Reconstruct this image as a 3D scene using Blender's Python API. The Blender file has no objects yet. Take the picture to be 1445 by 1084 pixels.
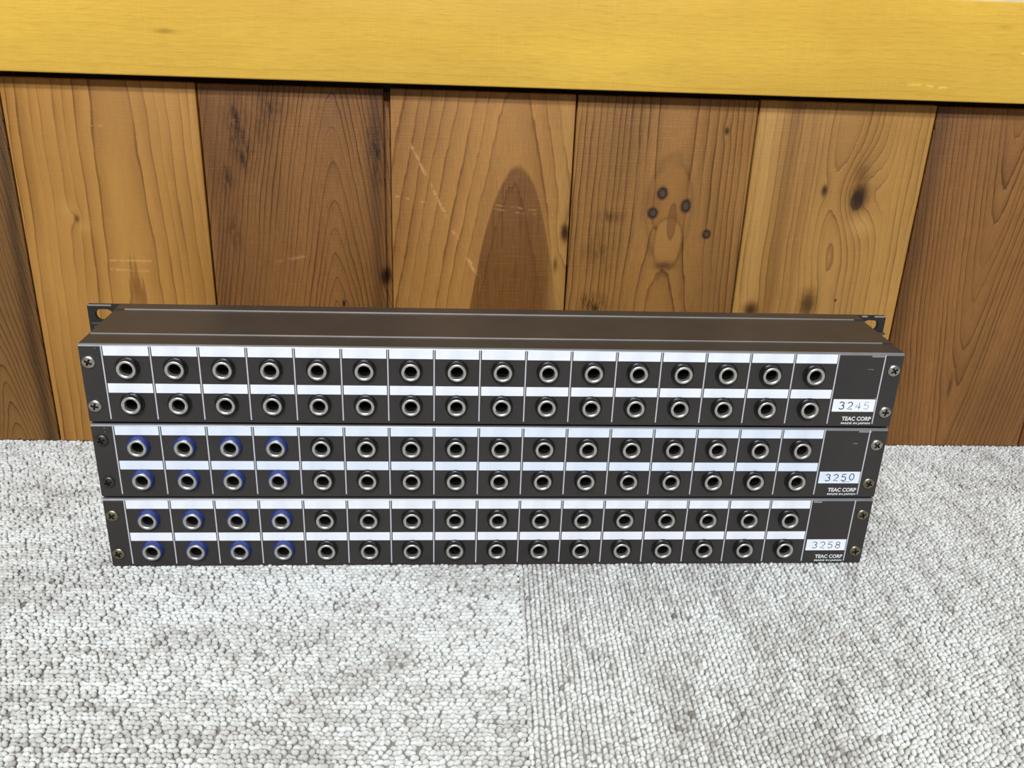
import bpy, bmesh, math, random
import numpy as np
from mathutils import Matrix, Vector

# ------------------------------------------------------------------ camera, world, lights
S = bpy.context.scene
COL = S.collection
MM = 0.001

def lin(*c):
    r = [(v / 255.0) for v in c]
    return tuple((v / 12.92 if v <= 0.04045 else ((v + 0.055) / 1.055) ** 2.4) for v in r)

cam_d = bpy.data.cameras.new('camera')
cam = bpy.data.objects.new('camera', cam_d)
COL.objects.link(cam)
cam_d.sensor_fit = 'HORIZONTAL'
cam_d.sensor_width = 36.0
cam_d.lens = 1267.07 * 36.0 / 1445.0
cam_d.clip_start = 0.01
cam_d.clip_end = 50
_rt = Vector((0.99758597, -0.05988128, 0.03516334))
_up = Vector((-0.00925811, 0.38716007, 0.92196603))
_fw = Vector((0.06882235, 0.92006593, -0.38567107))
_m = Matrix((_rt, _up, -_fw)).transposed().to_4x4()
_m.translation = Vector((-0.0288346, -0.4502400, 0.3050792))
cam.matrix_world = _m
S.camera = cam

world = bpy.data.worlds.new('room_ambient')
S.world = world
world.use_nodes = True
bg = world.node_tree.nodes['Background']
bg.inputs[0].default_value = (*lin(236, 240, 244), 1)
bg.inputs[1].default_value = 0.16

def ceiling_lamp(loc, size_x, size_y, watts, target=(0, 0.1, 0.1), col=(245, 249, 255)):
    l = bpy.data.lights.new('ceiling_fluorescent', 'AREA')
    l.shape = 'RECTANGLE'
    l.size = size_x
    l.size_y = size_y
    l.energy = watts
    l.color = lin(*col)
    o = bpy.data.objects.new('ceiling_fluorescent', l)
    COL.objects.link(o)
    o.location = loc
    d = Vector(target) - Vector(loc)
    o.rotation_euler = d.to_track_quat('-Z', 'Y').to_euler()
    return o

ceiling_lamp((-0.45, -2.25, 2.35), 1.3, 0.20, 62)
ceiling_lamp((-0.1, -2.95, 2.35), 1.3, 0.20, 72)

S.view_settings.view_transform = 'Standard'
S.view_settings.look = 'None'
S.view_settings.gamma = 1.0
S.view_settings.use_curve_mapping = False
S.view_settings.exposure = 0.06

# ------------------------------------------------------------------ node expression helper
class X:
    """a float socket with arithmetic"""
    T = None
    def __init__(s, v): s.v = v
    @staticmethod
    def node(op, *args):
        n = X.T.nodes.new('ShaderNodeMath'); n.operation = op
        for i, a in enumerate(args):
            if isinstance(a, X):
                if isinstance(a.v, (int, float)): n.inputs[i].default_value = a.v
                else: X.T.links.new(a.v, n.inputs[i])
            else: n.inputs[i].default_value = a
        return X(n.outputs[0])
    def __add__(s, o): return X.node('ADD', s, o)
    __radd__ = __add__
    def __sub__(s, o): return X.node('SUBTRACT', s, o)
    def __rsub__(s, o): return X.node('SUBTRACT', o, s)
    def __mul__(s, o): return X.node('MULTIPLY', s, o)
    __rmul__ = __mul__
    def __truediv__(s, o): return X.node('DIVIDE', s, o)
def sqrt(a): return X.node('SQRT', a)
def exp(a): return X.node('EXPONENT', a)
def frac(a): return X.node('FRACT', a)
def floor_(a): return X.node('FLOOR', a)
def mx(a, b): return X.node('MAXIMUM', a, b)
def mn(a, b): return X.node('MINIMUM', a, b)
def power(a, b): return X.node('POWER', a, b)
def absx(a): return X.node('ABSOLUTE', a)
def sstep(lo, hi, a):
    n = X.T.nodes.new('ShaderNodeMapRange'); n.interpolation_type = 'SMOOTHSTEP'
    X.T.links.new(a.v, n.inputs[0])
    n.inputs[1].default_value = lo; n.inputs[2].default_value = hi
    n.inputs[3].default_value = 0.0; n.inputs[4].default_value = 1.0
    return X(n.outputs[0])
def vec(a, b, c):
    n = X.T.nodes.new('ShaderNodeCombineXYZ')
    for i, q in enumerate((a, b, c)):
        if isinstance(q, X): X.T.links.new(q.v, n.inputs[i])
        else: n.inputs[i].default_value = q
    return n.outputs[0]
def noise(v, scale=1.0, detail=2.0, rough=0.5):
    n = X.T.nodes.new('ShaderNodeTexNoise')
    X.T.links.new(v, n.inputs['Vector'])
    n.inputs['Scale'].default_value = scale
    n.inputs['Detail'].default_value = detail
    n.inputs['Roughness'].default_value = rough
    return X(n.outputs['Fac'])
def mixc(f, a, b):
    n = X.T.nodes.new('ShaderNodeMix'); n.data_type = 'RGBA'; n.clamp_factor = True
    X.T.links.new(f.v, n.inputs[0])
    for s, i in ((a, 6), (b, 7)):
        if isinstance(s, tuple): n.inputs[i].default_value = (*s[:3], 1)
        else: X.T.links.new(s, n.inputs[i])
    return n.outputs[2]
def newmat(name):
    m = bpy.data.materials.new(name); m.use_nodes = True
    X.T = m.node_tree
    return m, m.node_tree.nodes['Principled BSDF']
def coords(kind='Object', scale=1000.0):
    n = X.T.nodes.new('ShaderNodeTexCoord')
    s = X.T.nodes.new('ShaderNodeSeparateXYZ')
    X.T.links.new(n.outputs[kind], s.inputs[0])
    return [X(s.outputs[i]) * scale for i in range(3)]
def bump(bs, h, strength, dist):
    n = X.T.nodes.new('ShaderNodeBump')
    n.inputs['Strength'].default_value = strength
    n.inputs['Distance'].default_value = dist
    X.T.links.new(h.v, n.inputs['Height'])
    X.T.links.new(n.outputs[0], bs.inputs['Normal'])

def simple(name, col, rough=0.5, metal=0.0, spec=0.5, speck=0.0, grain=0.0, gscale=1.2):
    m, b = newmat(name)
    b.inputs['Roughness'].default_value = rough
    b.inputs['Metallic'].default_value = metal
    b.inputs['Specular IOR Level'].default_value = spec
    x, y, z = coords()
    n = noise(vec(x, y, z), 0.05, 3)
    c2 = tuple(v * 0.86 for v in col)
    c = mixc(sstep(0.35, 0.7, n), col, c2)
    if speck:
        d = noise(vec(x, y, z), 0.9, 1)
        c = mixc(sstep(0.74, 0.8, d) * speck, c, tuple(min(1, v * 3 + 0.08) for v in col))
    X.T.links.new(c, b.inputs['Base Color'])
    if grain:
        bump(b, noise(vec(x, y, z), gscale, 2), grain, 0.0003)
    return m

# ------------------------------------------------------------------ wood
def wood(name, early, late, spacing, u0, d0, taper, warp=6.0, contrast=0.8, seed=0.0, knots=(), blots=(),
         heart=None, fibre=0.35, rough=0.42, streaks=(), horizontal=False, ridge=0.25, sharp=0.55, scratches=(), nz=0.0, tone=0.35, patches=(), eyes=()):
    m, b = newmat(name)
    if not horizontal:
        warm = lambda c: (c[0] * 0.90, c[1] * 0.82, c[2] * 0.68)
        early, late = warm(early), warm(late)
        if heart: heart = heart[:4] + (warm(heart[4]),)
        streaks = [q[:3] + (warm(q[3]),) for q in streaks]
        patches = [q[:4] + (warm(q[4]),) + q[5:] for q in patches]
    x, y, z = coords()
    u, v = (z, x) if horizontal else (x, z)
    # slow wandering of the grain
    w1 = noise(vec(u * 0.012, v * 0.0045, seed), 1.0, 3)
    w2 = noise(vec(u * 0.05, v * 0.014, seed + 7.3), 1.0, 2)
    uw = u + (w1 - 0.5) * (warp * 2) + (w2 - 0.5) * (warp * 0.45)
    du = uw - u0
    base = sqrt(du * du + d0 * d0) + (v - nz) * taper
    t = base / spacing
    core = None; halo = None
    for (ku, kz, ru, rz, amp, dark) in knots:
        a = (u - ku) / ru; c = (v - kz) / rz
        d2 = a * a + c * c
        t = t + exp(d2 * -0.22) * amp
        wob = noise(vec(u * 0.35, v * 0.25, seed + ku), 1.0, 3) * 0.9 + 0.55
        k = exp(d2 * -1.3 * wob) * dark
        core = k if core is None else mx(core, k)
    t = t + (noise(vec(u * 0.3, v * 0.03, seed + 3.1), 1.0, 2) - 0.5) * 0.35
    t = t + (noise(vec(t * 0.33, seed + 1.7, 0.0), 1.0, 2) - 0.5) * 2.2
    s = frac(t)
    wide = sstep(sharp - 0.25, 0.95, s) * (1.0 - sstep(0.95, 1.0, s))
    thin = sstep(0.80, 0.94, s) * (1.0 - sstep(0.95, 1.0, s))
    idn = noise(vec(floor_(t) * 0.73, seed, v * 0.004), 1.0, 1)
    fade = sstep(0.3, 0.62, noise(vec(u * 0.03, v * 0.009, seed + 21.0), 1.0, 2))
    line = (wide * 0.55 + thin * 0.75) * sstep(0.22, 0.55, idn) * (fade * 0.6 + 0.4)
    col = mixc(line * contrast, early, late)
    # broad tone changes
    big = noise(vec(u * 0.022, v * 0.006, seed + 11.0), 1.0, 3)
    col = mixc(sstep(0.42, 0.75, big) * tone, col, late)
    pale = tuple(min(1, q * 1.35) for q in early)
    col = mixc(sstep(0.58, 0.25, big) * 0.0 + (1.0 - sstep(0.25, 0.5, big)) * 0.35, col, pale)
    if heart:
        hu, hz, hw, hk, hcol = heart
        q = (u - hu) / hw
        hh = sstep(0.0, 6.0, (hz - v) * 1.0 - q * q * hk + (w2 - 0.5) * 10.0)
        hs = noise(vec(u * 0.9, v * 0.02, seed + 9.0), 1.0, 4, 0.7)
        col = mixc(hh * 0.8, col, hcol)
        col = mixc(hh * sstep(0.45, 0.75, hs) * 0.75, col, tuple(q_ * 0.45 for q_ in hcol))
    for (su, sw, st, scol) in streaks:
        q = (uw - su) / sw
        col = mixc(exp(q * q * -1.0) * st, col, scol)
    # fibres
    fb = noise(vec(u * 2.0, v * 0.07, seed + 5.0), 1.0, 5, 0.7)
    col = mixc(sstep(0.42, 0.72, fb) * fibre, col, tuple(q * 0.55 for q in late))
    saw = noise(vec(u * 0.04, v * 1.3, seed + 2.0), 1.0, 2)
    col = mixc(sstep(0.5, 0.8, saw) * 0.14, col, pale)
    for (bu, bz, ru, rz, st) in blots:
        a = (u - bu) / ru; c = (v - bz) / rz
        nb = noise(vec(u * 0.3, v * 0.09, seed + bu), 1.0, 5, 0.7)
        g = exp((a * a + c * c) * -1.0) * sstep(0.33, 0.68, nb) * st
        col = mixc(g, col, tuple(q * 0.22 for q in late))
    if core is not None:
        col = mixc(sstep(0.04, 0.7, core) * 0.8, col, tuple(q * 0.62 for q in late))
        col = mixc(sstep(0.5, 1.0, core) * 0.9, col, tuple(q * 0.22 for q in late))
    for (pu, pz, ru, rz, pcol, st, rim) in patches:
        a = (u - pu) / ru; c = (v - pz) / rz
        d = sqrt(a * a + c * c) + (noise(vec(u * 0.09, v * 0.06, seed + pz), 1.0, 3) - 0.5) * 0.5
        col = mixc(((1.0 - sstep(0.85, 1.0, d)) if rim else exp(d * d * -1.2)) * st, col, pcol)
        q = (d - 0.97) / 0.09
        col = mixc(exp(q * q * -1.0) * rim, col, tuple(q_ * 0.35 for q_ in late))
    for (eu, ez, er, erz) in eyes:
        a = (u - eu) / er; c = (v - ez) / erz
        d = sqrt(a * a + c * c) + (noise(vec(u * 0.4, v * 0.4, seed + ez), 1.0, 2) - 0.5) * 0.4
        col = mixc(1.0 - sstep(0.8, 1.6, d), col, tuple(q_ * 0.75 for q_ in late))
        col = mixc(1.0 - sstep(0.85, 1.05, d), col, lin(52, 38, 28))
        col = mixc((1.0 - sstep(0.35, 0.75, d)) * 0.8, col, lin(88, 68, 52))
    for (ax, az, bx_, bz_, wd, st) in scratches:
        L = math.hypot(bx_ - ax, bz_ - az); tx, tz = (bx_ - ax) / L, (bz_ - az) / L
        al = (u - ax) * tx + (v - az) * tz
        ac = (u - ax) * -tz + (v - az) * tx
        ac = ac + (noise(vec(u * 0.1, v * 0.1, seed), 1.0, 2) - 0.5) * 2.0
        g = exp(ac * ac * (-1.0 / (wd * wd))) * 0.55 * sstep(0, 2, al) * (1.0 - sstep(L - 2, L, al))
        g = g * sstep(0.42, 0.6, noise(vec(u * 0.15, v * 0.15, seed + 1), 1.0, 2)) * st
        col = mixc(g, col, tuple(min(1, q * 1.5 + 0.08) for q in early))
    X.T.links.new(col, b.inputs['Base Color'])
    b.inputs['Roughness'].default_value = rough
    b.inputs['Specular IOR Level'].default_value = 0.4
    bump(b, line * -0.9 + fb * -0.5 + saw * 0.25, ridge, 0.0010)
    return m

# ------------------------------------------------------------------ mesh helpers (millimetres in, metres out)
def link(name, me, mat=None, parent=None):
    o = bpy.data.objects.new(name, me)
    COL.objects.link(o)
    if mat is not None and me is not None and len(me.materials) == 0: me.materials.append(mat)
    if parent is not None: o.parent = parent
    return o
def empty(name, loc=(0, 0, 0), parent=None):
    o = bpy.data.objects.new(name, None); o.empty_display_size = 0.02
    COL.objects.link(o); o.location = loc
    if parent: o.parent = parent
    return o
def finish(bm, name, smooth=False, angle=None):
    bmesh.ops.scale(bm, vec=(MM, MM, MM), verts=bm.verts)
    bmesh.ops.recalc_face_normals(bm, faces=bm.faces)
    me = bpy.data.meshes.new(name); bm.to_mesh(me); bm.free()
    if smooth:
        for p in me.polygons: p.use_smooth = True
        if angle is not None:
            me.set_sharp_from_angle(angle=math.radians(angle))
    return me
def add_box(bm, x0, x1, y0, y1, z0, z1, bev=0.0, seg=2):
    vs = [bm.verts.new((x, y, z)) for x in (x0, x1) for y in (y0, y1) for z in (z0, z1)]
    idx = [(0, 1, 3, 2), (4, 6, 7, 5), (0, 4, 5, 1), (2, 3, 7, 6), (0, 2, 6, 4), (1, 5, 7, 3)]
    fs = [bm.faces.new([vs[i] for i in f]) for f in idx]
    if bev > 0:
        es = list({e for f in fs for e in f.edges})
        bmesh.ops.bevel(bm, geom=es, offset=bev, segments=seg, affect='EDGES', profile=0.5)
def box_mesh(name, *a, bev=0.0, seg=2):
    bm = bmesh.new(); add_box(bm, *a, bev=bev, seg=seg)
    return finish(bm, name, smooth=bev > 0, angle=50)
def lathe_mesh(name, prof, n=32):
    """prof: (r, h) ; axis along -y (h towards the viewer side)"""
    bm = bmesh.new(); rings = []
    for r, h in prof:
        if r < 1e-6: rings.append([bm.verts.new((0, -h, 0))])
        else: rings.append([bm.verts.new((r * math.cos(2 * math.pi * i / n), -h, r * math.sin(2 * math.pi * i / n))) for i in range(n)])
    for a, c in zip(rings, rings[1:]):
        for i in range(n):
            j = (i + 1) % n
            if len(a) == 1 and len(c) == 1: continue
            if len(a) == 1: bm.faces.new((a[0], c[i], c[j]))
            elif len(c) == 1: bm.faces.new((a[i], a[j], c[0]))
            else: bm.faces.new((a[i], a[j], c[j], c[i]))
    return finish(bm, name, True, 40)
def plate_with_holes(outline, holes, thick):
    """2-D outline and holes in (x, z), plate from y=0 to y=thick -> bmesh in mm"""
    cu = bpy.data.curves.new('plate', 'CURVE'); cu.dimensions = '2D'; cu.fill_mode = 'BOTH'
    cu.extrude = thick / 2
    for pts in [outline] + holes:
        sp = cu.splines.new('POLY'); sp.points.add(len(pts) - 1); sp.use_cyclic_u = True
        for p, q in zip(sp.points, pts): p.co = (q[0], q[1], 0, 1)
    o = bpy.data.objects.new('plate', cu); COL.objects.link(o)
    dg = bpy.context.evaluated_depsgraph_get()
    me = bpy.data.meshes.new_from_object(o.evaluated_get(dg))
    bpy.data.objects.remove(o); bpy.data.curves.remove(cu)
    bm = bmesh.new(); bm.from_mesh(me); bpy.data.meshes.remove(me)
    for v in bm.verts:
        x, y, z = v.co; v.co = (x, z + thick / 2, y)
    bmesh.ops.remove_doubles(bm, verts=bm.verts, dist=1e-4)
    return bm
def circle(cx, cz, r, n=28): return [(cx + r * math.cos(2 * math.pi * i / n), cz + r * math.sin(2 * math.pi * i / n)) for i in range(n)]
def slot(cx, cz, w, h, n=10):
    r = h / 2; d = w / 2 - r; pts = []
    for i in range(n + 1):
        a = -math.pi / 2 + math.pi * i / n; pts.append((cx + d + r * math.cos(a), cz + r * math.sin(a)))
    for i in range(n + 1):
        a = math.pi / 2 + math.pi * i / n; pts.append((cx - d + r * math.cos(a), cz + r * math.sin(a)))
    return pts
def text_mesh(s, x0, x1, z0, z1, bold):
    cu = bpy.data.curves.new('txt', 'FONT'); cu.body = s; cu.size = 1.0; cu.offset = bold; cu.resolution_u = 3
    o = bpy.data.objects.new('txt', cu); COL.objects.link(o)
    dg = bpy.context.evaluated_depsgraph_get()
    me = bpy.data.meshes.new_from_object(o.evaluated_get(dg))
    bpy.data.objects.remove(o); bpy.data.curves.remove(cu)
    co = np.array([v.co[:] for v in me.vertices])
    lo, hi = co.min(0), co.max(0)
    for v in me.vertices:
        x, y, z = v.co
        v.co = ((x0 + (x - lo[0]) / (hi[0] - lo[0]) * (x1 - x0)) * MM, 0, (z0 + (y - lo[1]) / (hi[1] - lo[1]) * (z1 - z0)) * MM)
    me.name = 'lettering'
    return me
def ribbon_mesh(name, strokes, w):
    """flat pen strokes in (x, z)"""
    bm = bmesh.new()
    for pts in strokes:
        L = []; R = []
        for i, p in enumerate(pts):
            a = pts[max(0, i - 1)]; c = pts[min(len(pts) - 1, i + 1)]
            dx, dz = c[0] - a[0], c[1] - a[1]; l = math.hypot(dx, dz) or 1
            nx, nz = -dz / l * w / 2, dx / l * w / 2
            L.append(bm.verts.new((p[0] + nx, 0, p[1] + nz))); R.append(bm.verts.new((p[0] - nx, 0, p[1] - nz)))
        for i in range(len(pts) - 1): bm.faces.new((L[i], L[i + 1], R[i + 1], R[i]))
    return finish(bm, name)

# ------------------------------------------------------------------ the setting: floor
def floor_mat():
    m, b = newmat('carpet_backing')
    x, y, z = coords()
    n = noise(vec(x, y, z), 0.25, 3)
    X.T.links.new(mixc(sstep(0.3, 0.7, n), lin(160, 157, 150), lin(132, 128, 121)), b.inputs['Base Color'])
    b.inputs['Roughness'].default_value = 0.95
    bump(b, n, 0.6, 0.002)
    return m
M_back = floor_mat()
floor = link('floor', box_mesh('floor', -1700, 1700, -3000, 180, -40, -5), M_back)
floor['kind'] = 'structure'; floor['label'] = 'floor under the light grey loop pile carpet'

def loop_mat():
    m, b = newmat('carpet_yarn')
    n = X.T.nodes.new('ShaderNodeAttribute'); n.attribute_type = 'INSTANCER'; n.attribute_name = 'shade'
    sh = X(n.outputs['Fac'])
    c = mixc(sstep(0.0, 0.5, sh), lin(126, 118, 110), lin(200, 198, 192))
    c = mixc(sstep(0.4, 1.0, sh), c, lin(233, 235, 231))
    x, y, z = coords()
    tw = noise(vec(x, y, z), 1.6, 2)
    c = mixc(sstep(0.5, 0.75, tw) * 0.22, c, lin(140, 134, 128))
    X.T.links.new(c, b.inputs['Base Color'])
    b.inputs['Roughness'].default_value = 0.9
    b.inputs['Specular IOR Level'].default_value = 0.15
    bump(b, tw, 0.5, 0.0006)
    return m
M_yarn = loop_mat()

def yarn_loop():
    bm = bmesh.new()
    bmesh.ops.create_uvsphere(bm, u_segments=9, v_segments=6, radius=1.0)
    for v in bm.verts:
        x, y, z = v.co
        v.co = (x * 1.68 + 0.35 * z, y * 1.22 * (1 + 0.15 * x), z * 1.8)
    return finish(bm, 'yarn_loop', True)
loop_me = yarn_loop(); loop_me.materials.append(M_yarn)
loop_ob = bpy.data.objects.new('yarn_loop', loop_me)      # only used as the instanced shape

def smooth_noise(rng, nx, ny, cx, cy):
    g = rng.random((int(nx / cx) + 3, int(ny / cy) + 3))
    X_, Y_ = np.meshgrid(np.arange(nx) / cx, np.arange(ny) / cy, indexing='ij')
    i, j = X_.astype(int), Y_.astype(int); fx, fy = X_ - i, Y_ - j
    fx = fx * fx * (3 - 2 * fx); fy = fy * fy * (3 - 2 * fy)
    return (g[i, j] * (1 - fx) + g[i + 1, j] * fx) * (1 - fy) + (g[i, j + 1] * (1 - fx) + g[i + 1, j + 1] * fx) * fy

def pile_group():
    ng = bpy.data.node_groups.new('carpet_pile', 'GeometryNodeTree')
    ng.interface.new_socket('Geometry', in_out='INPUT', socket_type='NodeSocketGeometry')
    ng.interface.new_socket('Geometry', in_out='OUTPUT', socket_type='NodeSocketGeometry')
    N = ng.nodes; L = ng.links
    gi = N.new('NodeGroupInput'); go = N.new('NodeGroupOutput')
    oi = N.new('GeometryNodeObjectInfo'); oi.inputs['Object'].default_value = loop_ob
    iop = N.new('GeometryNodeInstanceOnPoints')
    mp = N.new('GeometryNodeMeshToPoints')
    at = N.new('GeometryNodeInputNamedAttribute'); at.data_type = 'FLOAT_VECTOR'; at.inputs['Name'].default_value = 'turn'
    sc = N.new('GeometryNodeInputNamedAttribute'); sc.data_type = 'FLOAT_VECTOR'; sc.inputs['Name'].default_value = 'size'
    L.new(gi.outputs[0], mp.inputs['Mesh']); L.new(mp.outputs[0], iop.inputs['Points'])
    L.new(oi.outputs['Geometry'], iop.inputs['Instance'])
    L.new(at.outputs[0], iop.inputs['Rotation']); L.new(sc.outputs[0], iop.inputs['Scale'])
    L.new(iop.outputs[0], go.inputs[0])
    return ng
PILE = pile_group()

def carpet_tile(cx, cy, ang, along_y, seed, size=500.0):
    rng = np.random.default_rng(seed)
    t = link('carpet_tile', box_mesh('carpet_tile', -size / 2 + .3, size / 2 - .3, -size / 2 + .3, size / 2 - .3, -5.0, -2.2), M_back, floor)
    t.location = (cx * MM, cy * MM, 0)
    t.rotation_euler = (0, 0, ang + (math.pi / 2 if along_y else 0))
    t['label'] = 'light grey loop pile carpet tile with rows running ' + ('towards the plank wall' if along_y else 'along the plank wall')
    px, py = 2.8, 2.75
    nx, ny = int(size / px), int(size / py)
    i, j = np.meshgrid(np.arange(nx), np.arange(ny), indexing='ij')
    x = (i + 0.5) * px - size / 2 + rng.normal(0, .55, i.shape) + (j % 2) * 1.3
    y = (j + 0.5) * py - size / 2 + rng.normal(0, .15, i.shape)
    x = np.clip(x, -size / 2 + 1, size / 2 - 1)
    z = -1.7 + rng.normal(0, .32, i.shape)
    sh = 0.40 + 0.34 * smooth_noise(rng, nx, ny, 7, 2.0) + 0.28 * smooth_noise(rng, nx, ny, 22, 9) + rng.normal(0, .12, i.shape)
    rare = rng.random(i.shape); sh = np.where(rare < .008, sh - .3, sh)
    x = x * 1.006; y = y * 1.008        # the pile leans over the tile edges
    co = np.stack([x, y, z], -1).reshape(-1, 3) * MM
    me = bpy.data.meshes.new('pile'); me.vertices.add(len(co)); me.vertices.foreach_set('co', co.astype(np.float32).ravel())
    a = me.attributes.new('shade', 'FLOAT', 'POINT'); a.data.foreach_set('value', np.clip(sh, 0, 1).astype(np.float32).ravel())
    n = len(co)
    rot = np.stack([rng.normal(0, .3, n), rng.normal(0, .3, n), rng.normal(0, .36, n)], -1)
    a = me.attributes.new('turn', 'FLOAT_VECTOR', 'POINT'); a.data.foreach_set('vector', rot.astype(np.float32).ravel())
    sc = np.stack([rng.uniform(.85, 1.25, n), rng.uniform(.9, 1.15, n), rng.uniform(.85, 1.1, n)], -1)
    a = me.attributes.new('size', 'FLOAT_VECTOR', 'POINT'); a.data.foreach_set('vector', sc.astype(np.float32).ravel())
    p = link('pile', me, None, t); me.materials.append(M_yarn)
    p['kind'] = 'stuff'
    md = p.modifiers.new('pile', 'NODES'); md.node_group = PILE
WALL_Y = 160.95
CA = math.radians(-2.0)      # the tiles are laid a touch askew to the wall
for k in (-2, -1, 0, 1):
    off = (k + 0.5) * 500.0
    px_, py_ = 10.0 + off * math.cos(CA), -70.0 + off * math.sin(CA)
    carpet_tile(px_, py_, CA, k % 2 == 0, 40 + k)

# ------------------------------------------------------------------ the setting: wall of planks
def dark_mat():
    m, b = newmat('dark_gap_wood')
    x, y, z = coords()
    n = noise(vec(x * 0.5, y, z * 0.04), 1.0, 3)
    X.T.links.new(mixc(n, lin(24, 16, 10), lin(42, 28, 18)), b.inputs['Base Color'])
    b.inputs['Roughness'].default_value = 0.8
    return m
M_gap = dark_mat()
wall = link('wall_back', box_mesh('wall_back', -1250, 1250, 9, 60, -20, 300), M_gap)
wall['kind'] = 'structure'; wall['label'] = 'wall of wide vertical wooden planks behind the stack'
wall.location = (0, WALL_Y * MM, 0)
wall.rotation_euler = (0, 0, math.radians(-0.19))

H_ = lin(178, 130, 66)
woods = {
 -2: wood('plank_wood_amber', lin(168, 120, 64), lin(112, 70, 32), 5.0, -500, 18, 0.08, seed=61),
 -1: wood('plank_wood_olive', lin(146, 108, 62), lin(84, 56, 29), 2.6, -345, 8, 0.16, warp=9, seed=3, contrast=.75, fibre=.4,
          streaks=[(-319, 5, .75, lin(62, 42, 26))], ridge=.6),
 0: wood('plank_wood_honey', lin(188, 141, 74), lin(128, 84, 36), 6.2, -247, 18.6, 0.026, nz=128, warp=6, seed=12, contrast=.85, fibre=.16,
         knots=[(-278.5, 165.5, 2.0, 3.2, .45, 1.0)], patches=[(-283, 171, 6, 8, lin(204, 160, 92), .45, 0), (-275, 160, 5, 5, lin(204, 160, 92), .4, 0)],
         sharp=.3, ridge=.35, scratches=[(-262, 137, -232, 137.5, .7, .8), (-262, 131, -235, 130, .7, .8), (-262, 226, -246, 226, .5, .8)]),
 1: wood('plank_wood_russet', lin(154, 109, 62), lin(92, 58, 30), 3.1, -108, 6.2, 0.165, nz=207, warp=6, seed=23, contrast=.75, fibre=.42,
         streaks=[(-172, 14, .35, lin(100, 62, 34)), (-79, 6, .6, lin(74, 46, 27)), (-186, 5, .4, lin(90, 56, 30))],
         blots=[(-169, 228, 6, 18, 1.2), (-147, 242, 8, 9, .9), (-152, 228, 6, 9, .7), (-165, 210, 6, 10, 1.1), (-178, 195, 4, 13, .9), (-176, 158, 4, 12, .8), (-79, 215, 6, 25, 1.0)],
         knots=[(-74.5, 129, 4.5, 8, .9, 1.1), (-104, 109, 1.6, 3, .4, 1.0)], ridge=.7, sharp=.45,
         scratches=[(-150, 138, -128, 143, 1.0, .8)]),
 2: wood('plank_wood_heart', lin(182, 135, 75), lin(120, 78, 38), 9.5, 13, 9.5, 0.17, nz=248, warp=5, seed=35, contrast=.8, fibre=.34,
         heart=(15.5, 211, 20, 42, lin(118, 76, 40)), knots=[(49.5, 163, 3.4, 7.5, .7, 1.1), (44, 140, 2.0, 7, .3, .6)],
         streaks=[(45, 7, .45, lin(196, 156, 92))], sharp=.3, tone=.3, ridge=.4,
         scratches=[(-57, 221, -30, 168, 1.0, 1.0), (-31, 169, -8, 127, 1.2, 1.2), (-68, 186, -40, 181, .5, .9), (-4, 182, 30, 178, .6, .5), (-4, 179, 30, 175, .6, .5)]),
 3: wood('plank_wood_knotty', lin(166, 122, 68), lin(104, 67, 34), 4.1, 122, 20.5, 0.03, warp=5, seed=47, contrast=.85, fibre=.34,
         knots=[(112.8, 167.7, 1.6, 2.0, .2, 1.0), (154.8, 234.4, 2.0, 3.2, .4, .9), (122.5, 167, 13, 30, 1.1, .1)],
         patches=[(121, 180, 16, 38, lin(160, 114, 60), .45, .22), (122.5, 157, 10.5, 19, lin(180, 134, 76), .5, .25), (124, 172, 3.2, 13, lin(118, 74, 40), .6, .4), (121.5, 141, 8, 3.0, lin(84, 52, 30), .8, 0), (108, 186, 9, 13, lin(120, 80, 44), .4, 0)],
         eyes=[(115.3, 191.8, 3.3, 3.9), (109.8, 178, 3.3, 3.6), (132.5, 183.4, 3.2, 4.4), (149.3, 164, 2.7, 3.0)],
         blots=[(72, 111, 9, 8, 1.2), (80, 175, 9, 4, .8), (74, 150, 12, 14, .55)], ridge=.7, sharp=.4),
 4: wood('plank_wood_golden', lin(188, 145, 82), lin(124, 84, 43), 4.1, 240, 8.2, 0.018, nz=243, warp=6, seed=58, contrast=.7, fibre=.28,
         knots=[(254, 193, 7.5, 12, 3.6, 1.05), (253, 207, 8, 14, .6, .5), (228.5, 196.5, 2.4, 5.0, .6, 1.0), (230, 114, 8, 14, 1.4, .8), (188.7, 109, 7, 8, .7, .9), (250.3, 117.5, 1.2, 1.6, .1, 1.0)],
         patches=[(259, 172, 9, 8, lin(212, 172, 108), .5, 0), (252.5, 190, 4.5, 7.5, lin(48, 32, 24), .75, .3)],
         streaks=[(199, 6, .55, lin(116, 76, 40)), (213, 5, .35, lin(122, 82, 44)), (183, 5, .55, lin(202, 162, 98)), (281, 10, .3, lin(204, 160, 92))], ridge=.5, sharp=.4),
 5: wood('plank_wood_walnut', lin(158, 113, 64), lin(98, 62, 31), 3.4, 356, 6.8, -0.11, nz=174, warp=5, seed=71, contrast=.8, fibre=.38,
         streaks=[(301, 10, .7, lin(84, 54, 29)), (322, 10, .25, lin(116, 74, 40))], knots=[(352, 50, 2.4, 14, .8, .55)], ridge=.6, sharp=.4),
 6: wood('plank_wood_chestnut', lin(132, 88, 48), lin(86, 52, 26), 4.0, 480, 14, 0.06, seed=83),
 7: wood('plank_wood_sienna', lin(160, 112, 60), lin(106, 68, 34), 4.5, 610, 14, 0.09, seed=95),
}
SEAM0 = -314.6; PW = 122.35
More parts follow.
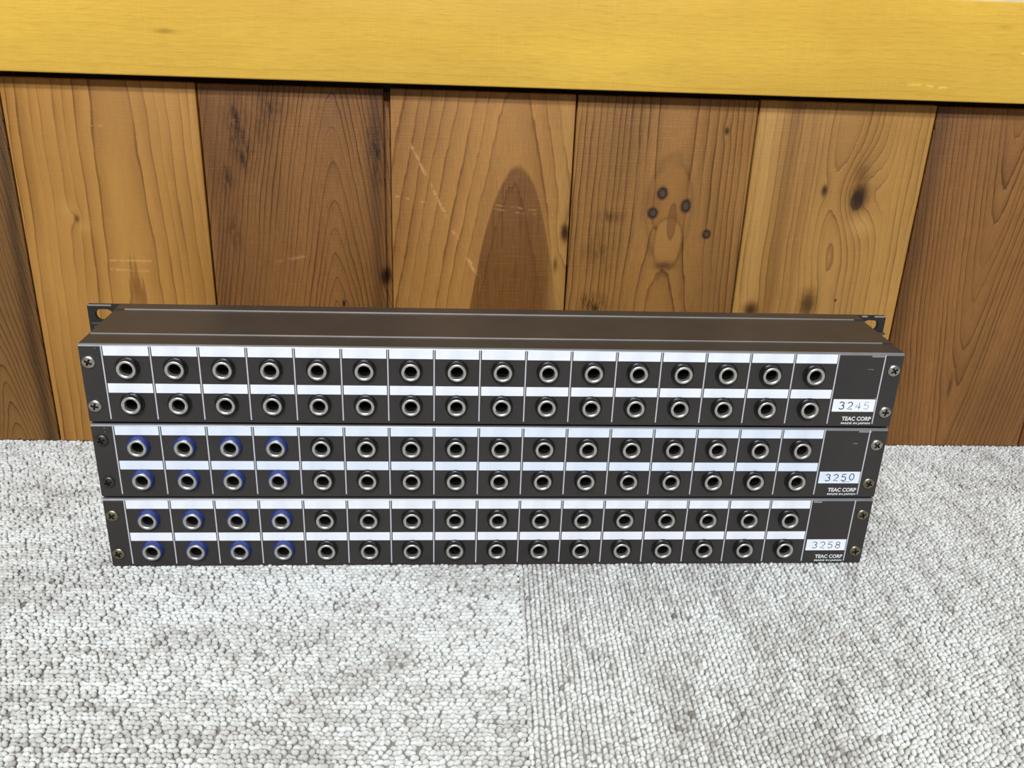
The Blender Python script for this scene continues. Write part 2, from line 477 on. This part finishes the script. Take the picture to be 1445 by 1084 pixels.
for k in range(-4, 9):
    x0 = SEAM0 + k * PW + 0.5; x1 = SEAM0 + (k + 1) * PW - 0.5
    if k == 1: x1 -= 3.4
    rr = random.Random(100 + k)
    dep = rr.uniform(-0.5, 0.5)
    bm = bmesh.new()
    add_box(bm, x0, x1, dep, 9.0, 0.0, 254.6 + rr.uniform(-.4, .4), bev=0.9, seg=3)
    if k == 1: add_box(bm, x1 - 1.0, x1 + 3.6, 6.0, 9.0, 0.0, 252.0, bev=0.4)      # bare tongue in the open joint
    wk = woods.get(k) or woods[(-2, -1, 0, 1, 2, 3, 4, 5, 6, 7)[k % 10]]
    link('plank', finish(bm, 'plank', True, 50), wk, wall)

M_beam = wood('beam_wood', lin(228, 183, 74), lin(192, 140, 46), 3.2, 240, 30, 0.0, warp=9, seed=5, contrast=.25, fibre=.3, horizontal=True, rough=.3, ridge=.1,
              knots=[(285, -204, 2.2, 9, .7, .5), (305, 322, 2, 10, .5, .3)], sharp=.35, tone=.25,
              scratches=[(289.5, 336, 290, 350, .7, 1.6), (269, 265, 267, 300, .8, .8)])
beam = link('trim_1', box_mesh('trim_1', -1250, 1250, -13.5, 9.0, 258.7, 320.0, bev=1.0, seg=3), M_beam)
beam['kind'] = 'structure'; beam['label'] = 'yellow varnished horizontal wooden rail above the planks'
beam.location = wall.location; beam.rotation_euler = wall.rotation_euler
M_plaster = simple('cream_plaster', lin(224, 212, 176), 0.8, grain=.2)
upper = link('wall_upper', box_mesh('wall_upper', -1250, 1250, 3, 60, 320.0, 1400), M_plaster)
upper['kind'] = 'structure'; upper['label'] = 'cream wall above the yellow wooden rail'
upper.location = wall.location; upper.rotation_euler = wall.rotation_euler

# ------------------------------------------------------------------ the patch bays
M_paint = simple('charcoal_paint', lin(52, 49, 47), 0.42, speck=.25, grain=.12, gscale=1.6)
M_cover = simple('brown_black_paint', lin(58, 53, 49), 0.4, speck=.2, grain=.12, gscale=1.6)
M_panel = simple('black_panel_paint', lin(34, 32, 30), 0.6)
M_tab = simple('brown_grey_bracket', lin(88, 79, 70), 0.4, metal=.3)
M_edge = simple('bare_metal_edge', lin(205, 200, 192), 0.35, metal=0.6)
M_wear = simple('worn_metal', lin(176, 174, 172), 0.4, metal=0.5)
M_fold = simple('fold_highlight_grey', lin(138, 138, 140), 0.35, metal=0.4)  # highlight along the top fold, painted in as a lighter grey
M_blackpl = simple('black_plastic', lin(22, 22, 23), 0.22)
M_bluepl = simple('blue_plastic', lin(46, 62, 126), 0.3)
M_nickel = simple('nickel_ring', lin(232, 229, 222), 0.36, metal=0.9)
M_bore = simple('dark_bore', lin(24, 22, 21), 0.45)
M_label = simple('white_label', lin(246, 249, 255), 0.5)
M_label_cool = simple('cool_white_label', lin(233, 241, 254), 0.5)
M_print = simple('white_print', lin(226, 226, 226), 0.5)
M_line = simple('grey_white_print', lin(196, 197, 202), 0.45)
M_sc_silver = simple('screw_nickel', lin(200, 196, 186), 0.35, metal=1.0)
M_sc_bronze = simple('screw_dull_bronze', lin(158, 148, 128), 0.4, metal=1.0)
M_sc_black = simple('screw_dark', lin(88, 86, 80), 0.38, metal=0.9)
M_rub = simple('rubber_pad', lin(30, 30, 30), 0.8)
INK = [simple('ink_%d' % i, lin(*c), 0.6) for i, c in enumerate([(16, 17, 22), (58, 62, 70), (122, 128, 136), (184, 192, 200)])]

W, D, H, PITCH = 444.0, 65.83, 44.46, 46.10
SEP0, SEPW = 11.5, 24.72
JX0, JW = 23.9, 24.70
ZJ = (31.5, 11.0)
ROUND = 1.7

def rear_panel_mesh():
    holes = [circle(JX0 + JW * i, z, 5.0) for i in range(16) for z in ZJ]
    bm = plate_with_holes([(0, 0.6), (0.6, 0), (W - 0.6, 0), (W, 0.6), (W, H - ROUND), (0, H - ROUND)], holes, 1.4)
    # rounded fold into the top flange
    n = 8
    def arc(r):
        return [(ROUND - r * math.cos(math.pi / 2 * i / n), H - ROUND + r * math.sin(math.pi / 2 * i / n)) for i in range(n + 1)]
    prof = arc(ROUND) + [(16.2, H), (16.2, H - 1.4), (ROUND, H - 1.4)] + [(1.4, H - ROUND)]
    rows = [[bm.verts.new((x, y, z)) for (y, z) in prof] for x in (0, W)]
    for i in range(len(prof)):
        j = (i + 1) % len(prof)
        f = bm.faces.new((rows[0][i], rows[0][j], rows[1][j], rows[1][i]))
        if 1 <= i <= 6: f.material_index = 1  # middle of the arc carries the painted highlight
    bm.faces.new(rows[0]); bm.faces.new(rows[1][::-1])
    add_box(bm, 0, W, 1.4, 14, 0, 1.2)
    return finish(bm, 'rear_panel', True, 35)
def front_panel_mesh():
    holes = [slot(x, z, 10.2, 7.0) for x in (-10.2, W + 10.2) for z in (6.2, H - 6.2)]
    o = [(-19.3, .4), (-18.9, 0), (W + 18.9, 0), (W + 19.3, .4), (W + 19.3, H - .4), (W + 18.9, H), (-18.9, H), (-19.3, H - .4)]
    bm = plate_with_holes(o, holes, 2.6)
    for v in bm.verts: v.co.y += D
    return finish(bm, 'front_panel', True, 30)
def side_mesh(s):
    bm = bmesh.new()
    x0, x1 = (0.0, 1.2) if s < 0 else (W - 1.2, W)
    add_box(bm, x0, x1, 1.4, D, 0, H - 1.4)
    return finish(bm, 'side_panel')
def screw_mesh():
    bm = bmesh.new(); nr, na = 30, 96; R = 3.4; rows = []
    ctr = None
    for i in range(nr + 1):
        r = R * i / nr; row = []
        for j in range(na if i else 1):
            a = 2 * math.pi * j / na
            x, z = r * math.cos(a), r * math.sin(a)
            h = 0.55 + 1.15 * math.sqrt(max(0, 1 - (r / R) ** 2 * 0.97))
            m_ = min(abs(x), abs(z)); M_ = max(abs(x), abs(z))
            if m_ < 0.5 and M_ < 2.0: h -= 1.1
            row.append(bm.verts.new((x, -h, z)))
        rows.append(row)
    rim = [bm.verts.new((R * math.cos(2 * math.pi * j / na), 0.05, R * math.sin(2 * math.pi * j / na))) for j in range(na)]
    rows.append(rim)
    for j in range(na): bm.faces.new((rows[0][0], rows[1][(j + 1) % na], rows[1][j]))
    for a, c in zip(rows[1:], rows[2:]):
        for j in range(na):
            k = (j + 1) % na; bm.faces.new((a[j], a[k], c[k], c[j]))
    for f in bm.faces:
        q = f.calc_center_median()
        if min(abs(q.x), abs(q.z)) < 0.52 and max(abs(q.x), abs(q.z)) < 2.02: f.material_index = 1
    return finish(bm, 'screw', True, 40)
ME = {
 'rear': rear_panel_mesh(), 'front': front_panel_mesh(), 'sl': side_mesh(-1), 'sr': side_mesh(1), 'screw': screw_mesh(),
 'collar': lathe_mesh('jack_collar', [(5.0, -0.6), (6.35, 0.0), (6.35, 0.8), (6.2, 1.2), (5.85, 1.4), (5.75, 2.7), (5.5, 3.1), (5.0, 3.2), (4.7, 2.4), (4.5, -0.6), (5.0, -0.6)]),
 'collar_blue': lathe_mesh('jack_collar_blue', [(5.0, -0.6), (6.25, 0.0), (6.25, 0.4), (6.1, 1.0), (5.5, 3.0), (5.1, 3.25), (4.7, 3.0), (4.5, -0.6), (5.0, -0.6)]),
 'ring': lathe_mesh('bushing', [(4.95, 0.0), (5.0, 3.3), (4.9, 3.6), (4.65, 3.78), (4.1, 3.75), (3.6, 3.45), (3.4, 3.0), (3.3, 1.2), (3.3, 0.0), (4.95, 0.0)]),
 'bore': lathe_mesh('bore', [(4.4, 0.0), (4.4, 13.0 * -1), (0.0, -13.0), (0.0, -12.0), (3.2, -12.0), (3.2, 1.0), (3.3, 1.05)][::1]),
 'foot': box_mesh('foot', -6, 6, -5, 5, -1.64, 0.0, bev=.3),
 'label_hi': box_mesh('label_strip', 0.85, SEPW - 0.75, -0.16, 0.05, 38.2, 43.5),
 'label_lo': box_mesh('label_strip', 0.85, SEPW - 0.75, -0.16, 0.05, 17.1, 22.4),
 'divider': box_mesh('divider_line', -0.32, 0.32, -0.10, 0.05, 1.6, 43.6),
 'plate': box_mesh('number_plate', 408.4, 432.7, -0.16, 0.05, 9.15, 16.75),
}
# cover and flange, stepping up towards the front panel, with bare cut edges
def cover_meshes():
    bm = bmesh.new(); add_box(bm, 0.3, W - 0.3, 16.0, 57.0, H - 1.2, H + 0.45)
    c = finish(bm, 'cover')
    bm = bmesh.new(); add_box(bm, 0.3, W - 0.3, 56.2, D, H - 1.0, H + 0.95)
    f = finish(bm, 'front_flange')
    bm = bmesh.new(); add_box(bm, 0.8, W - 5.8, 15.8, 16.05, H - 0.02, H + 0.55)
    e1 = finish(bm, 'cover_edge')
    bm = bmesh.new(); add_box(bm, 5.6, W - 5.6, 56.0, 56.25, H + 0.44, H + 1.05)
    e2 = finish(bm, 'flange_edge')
    bm = bmesh.new(); add_box(bm, 1.0, W - 1.0, 12.0, D, 0.0, 1.2)
    b_ = finish(bm, 'base_plate')
    return c, f, e1, e2, b_
ME['cover'], ME['flange'], ME['edge1'], ME['edge2'], ME['base'] = cover_meshes()
def tab_mesh(s):
    bm = bmesh.new()
    x0, x1 = (-17.5, -8.5) if s < 0 else (W + 9.5, W + 19.9)
    add_box(bm, x0, x1, D - 2.2, D + 0.1, H - 11.6, H - 10.3, bev=.3)
    add_box(bm, x0 + 1.0, x1 - 1.0, D - 0.9, D + 0.1, H - 15.5, H - 11.4, bev=.2)
    return finish(bm, 'bracket_tab', True, 40)
ME['tabl'], ME['tabr'] = tab_mesh(-1), tab_mesh(1)
ME['teac'] = text_mesh('TEAC CORP', 415.2, 432.2, 3.45, 6.05, 0.03)
ME['made'] = text_mesh('MADE IN JAPAN', 415.2, 432.2, 0.95, 2.5, 0.03)

def arcpts(cx, cz, rx, rz, a0, a1, n=12):
    return [(cx + rx * math.cos(math.radians(a0 + (a1 - a0) * i / n)), cz + rz * math.sin(math.radians(a0 + (a1 - a0) * i / n))) for i in range(n + 1)]
# numerals drawn in a box 2.9 wide, 4.4 high
GL = {
 '3': [arcpts(1.3, 3.3, 1.25, 1.05, 160, -90) , arcpts(1.3, 1.15, 1.4, 1.15, 90, -155)],
 '2': [arcpts(1.4, 3.1, 1.3, 1.25, 165, -35) + [(0.1, 0.1), (2.8, 0.1)]],
 '4': [[(2.0, 0.0), (2.0, 4.35), (0.0, 1.3), (2.8, 1.3)]],
 '5': [[(2.7, 4.3), (0.5, 4.3), (0.3, 2.4)] + arcpts(1.3, 1.4, 1.4, 1.35, 125, -150)],
 '0': [arcpts(1.4, 2.2, 1.3, 2.1, 0, 360, 22)],
 '8': [arcpts(1.4, 3.3, 1.1, 1.0, -90, 270, 18), arcpts(1.4, 1.15, 1.35, 1.15, 90, 450, 18)],
}
GLM = {}
def glyph(ch, w=0.58):
    if (ch, w) not in GLM: GLM[ch, w] = ribbon_mesh('digit', GL[ch], w)
    return GLM[ch, w]

def put(name, me, mat, parent, loc=(0, 0, 0), rot=None):
    o = bpy.data.objects.new(name, me); COL.objects.link(o)
    if len(me.materials) == 0: me.materials.append(mat)
    o.parent = parent
    o.location = tuple(c * MM for c in loc)
    if rot: o.rotation_euler = rot
    if me.materials[0] != mat:
        o.material_slots[0].link = 'OBJECT'; o.material_slots[0].material = mat
    return o

def patch_bay(level, number, inks, blue, screws, label, label_mat, dx=0.0, dy=0.0, wear=(), lift=()):
    root = empty('patch_bay', ((-W / 2 + dx) * MM, dy * MM, level * PITCH * MM))
    root['label'] = label; root['category'] = 'patch bay'; root['group'] = 'stacked patch bays'
    rng = random.Random(level + 5)
    rear = put('rear_panel', ME['rear'], M_paint, root)
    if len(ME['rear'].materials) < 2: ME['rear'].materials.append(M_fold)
    put('front_panel', ME['front'], M_panel, root)
    put('side_panel', ME['sl'], M_paint, root); put('side_panel', ME['sr'], M_paint, root)
    cv = put('cover', ME['cover'], M_cover, root); put('cover_edge', ME['edge1'], M_edge, cv)
    fl = put('front_flange', ME['flange'], M_cover, root); put('flange_edge', ME['edge2'], M_edge, fl)
    put('base_plate', ME['base'], M_paint, root)
    put('bracket_tab', ME['tabl'], M_tab, root); put('bracket_tab', ME['tabr'], M_tab, root)
    for fx in (20, W - 20):
        for fy in (20, 52): put('foot', ME['foot'], M_rub, root, (fx, fy, 0))
    for i in range(16):
        for r, z in enumerate(ZJ):
            b = i < blue
            j = put('jack_socket', ME['collar_blue' if b else 'collar'], M_bluepl if b else M_blackpl, root, (JX0 + JW * i, 0, z))
            if b: j['label'] = 'jack socket with a blue plastic collar'
            put('bushing', ME['ring'], M_nickel, j); put('bore', ME['bore'], M_bore, j)
    for i in range(16):
        put('label_strip', ME['label_hi'], label_mat, root, (SEP0 + SEPW * i, 0, 0))
        put('label_strip', ME['label_lo'], label_mat, root, (SEP0 + SEPW * i, 0, 0))
    for x in [SEP0 + SEPW * i for i in range(17)] + [433.4]:
        put('divider_line', ME['divider'], M_line, root, (x, 0, 0))
    pl = put('number_plate', ME['plate'], label_mat, root)
    pl['label'] = 'white plate stamped ' + number
    for i, ch in enumerate(number):
        lz = lift[i] if lift else 0
        put('digit', glyph(ch), INK[inks[i]], pl, (412.3 + 4.75 * i, -0.19, 10.7 + lz))
    put('maker_lettering', ME['teac'], M_print, root, (0, -0.05, 0))
    put('origin_lettering', ME['made'], M_print, root, (0, -0.05, 0))
    for (x, z, m) in screws:
        put('screw', ME['screw'], m, root, (x, 0, z), (0, rng.uniform(0, 1.5), 0))
        if len(ME['screw'].materials) < 2: ME['screw'].materials.append(M_bore)
    for (x0, x1, z0, z1) in wear:
        put('paint_chip', box_mesh('paint_chip', x0, x1, -0.06, 0.02, z0, z1), M_wear, root)
    return root

SA = M_sc_silver; SB = M_sc_bronze; SK = M_sc_black
top = patch_bay(2, '3245', (0, 1, 2, 3), 0, [(4.4, 34.6, SA), (4.3, 9.4, SA), (439.4, 34.5, SA), (439.4, 9.1, SA)],
          'topmost charcoal patch bay of the stack, all sockets black, plate stamped 3245', M_label,
          wear=[(425.8, 433.0, 42.2, 43.0), (424.5, 427.5, 34.9, 35.05), (427.2, 427.9, 34.7, 35.0), (431.9, 433.0, 17.3, 17.6), (8.3, 8.8, 42.0, 42.3)])
for (x0, x1) in ((-18.9, -5.5), (W + 4.0, W + 7.5), (W + 12.0, W + 18.9)):
    put('paint_chip', box_mesh('paint_chip', x0, x1, D - 0.06, D + 0.5, H - 0.75, H + 0.05), M_wear, top)
pb = patch_bay(1, '3250', (1, 1, 1, 1), 4, [(4.8, 34.9, SK), (5.0, 9.2, SK), (438.6, 34.4, SA), (438.6, 9.3, SB)],
          'middle charcoal patch bay with blue-collared sockets at one end, plate stamped 3250', M_label_cool, lift=(0, 0, 0.1, 0.5),
          wear=[(427.0, 434.4, 42.2, 43.0), (424.8, 427.6, 34.9, 35.2), (6.8, 7.3, 42.0, 42.4), (6.8, 7.3, 39.8, 40.1)])
for (x0, x1, z0, z1) in [(422.5, 427.6, 10.15, 10.35), (422.8, 424.6, 9.7, 9.82)]:
    put('ink_dash', box_mesh('ink_dash', x0, x1, -0.20, -0.15, z0, z1), INK[1], pb)
patch_bay(0, '3258', (2, 2, 2, 2), 4, [(4.1, 33.9, SB), (4.4, 8.7, SB), (439.0, 34.2, SB), (439.2, 8.9, SB)],
          'bottom charcoal patch bay resting on the carpet, blue-collared sockets at one end, plate stamped 3258', M_label,
          wear=[(408.2, 413.2, 42.1, 43.0)])
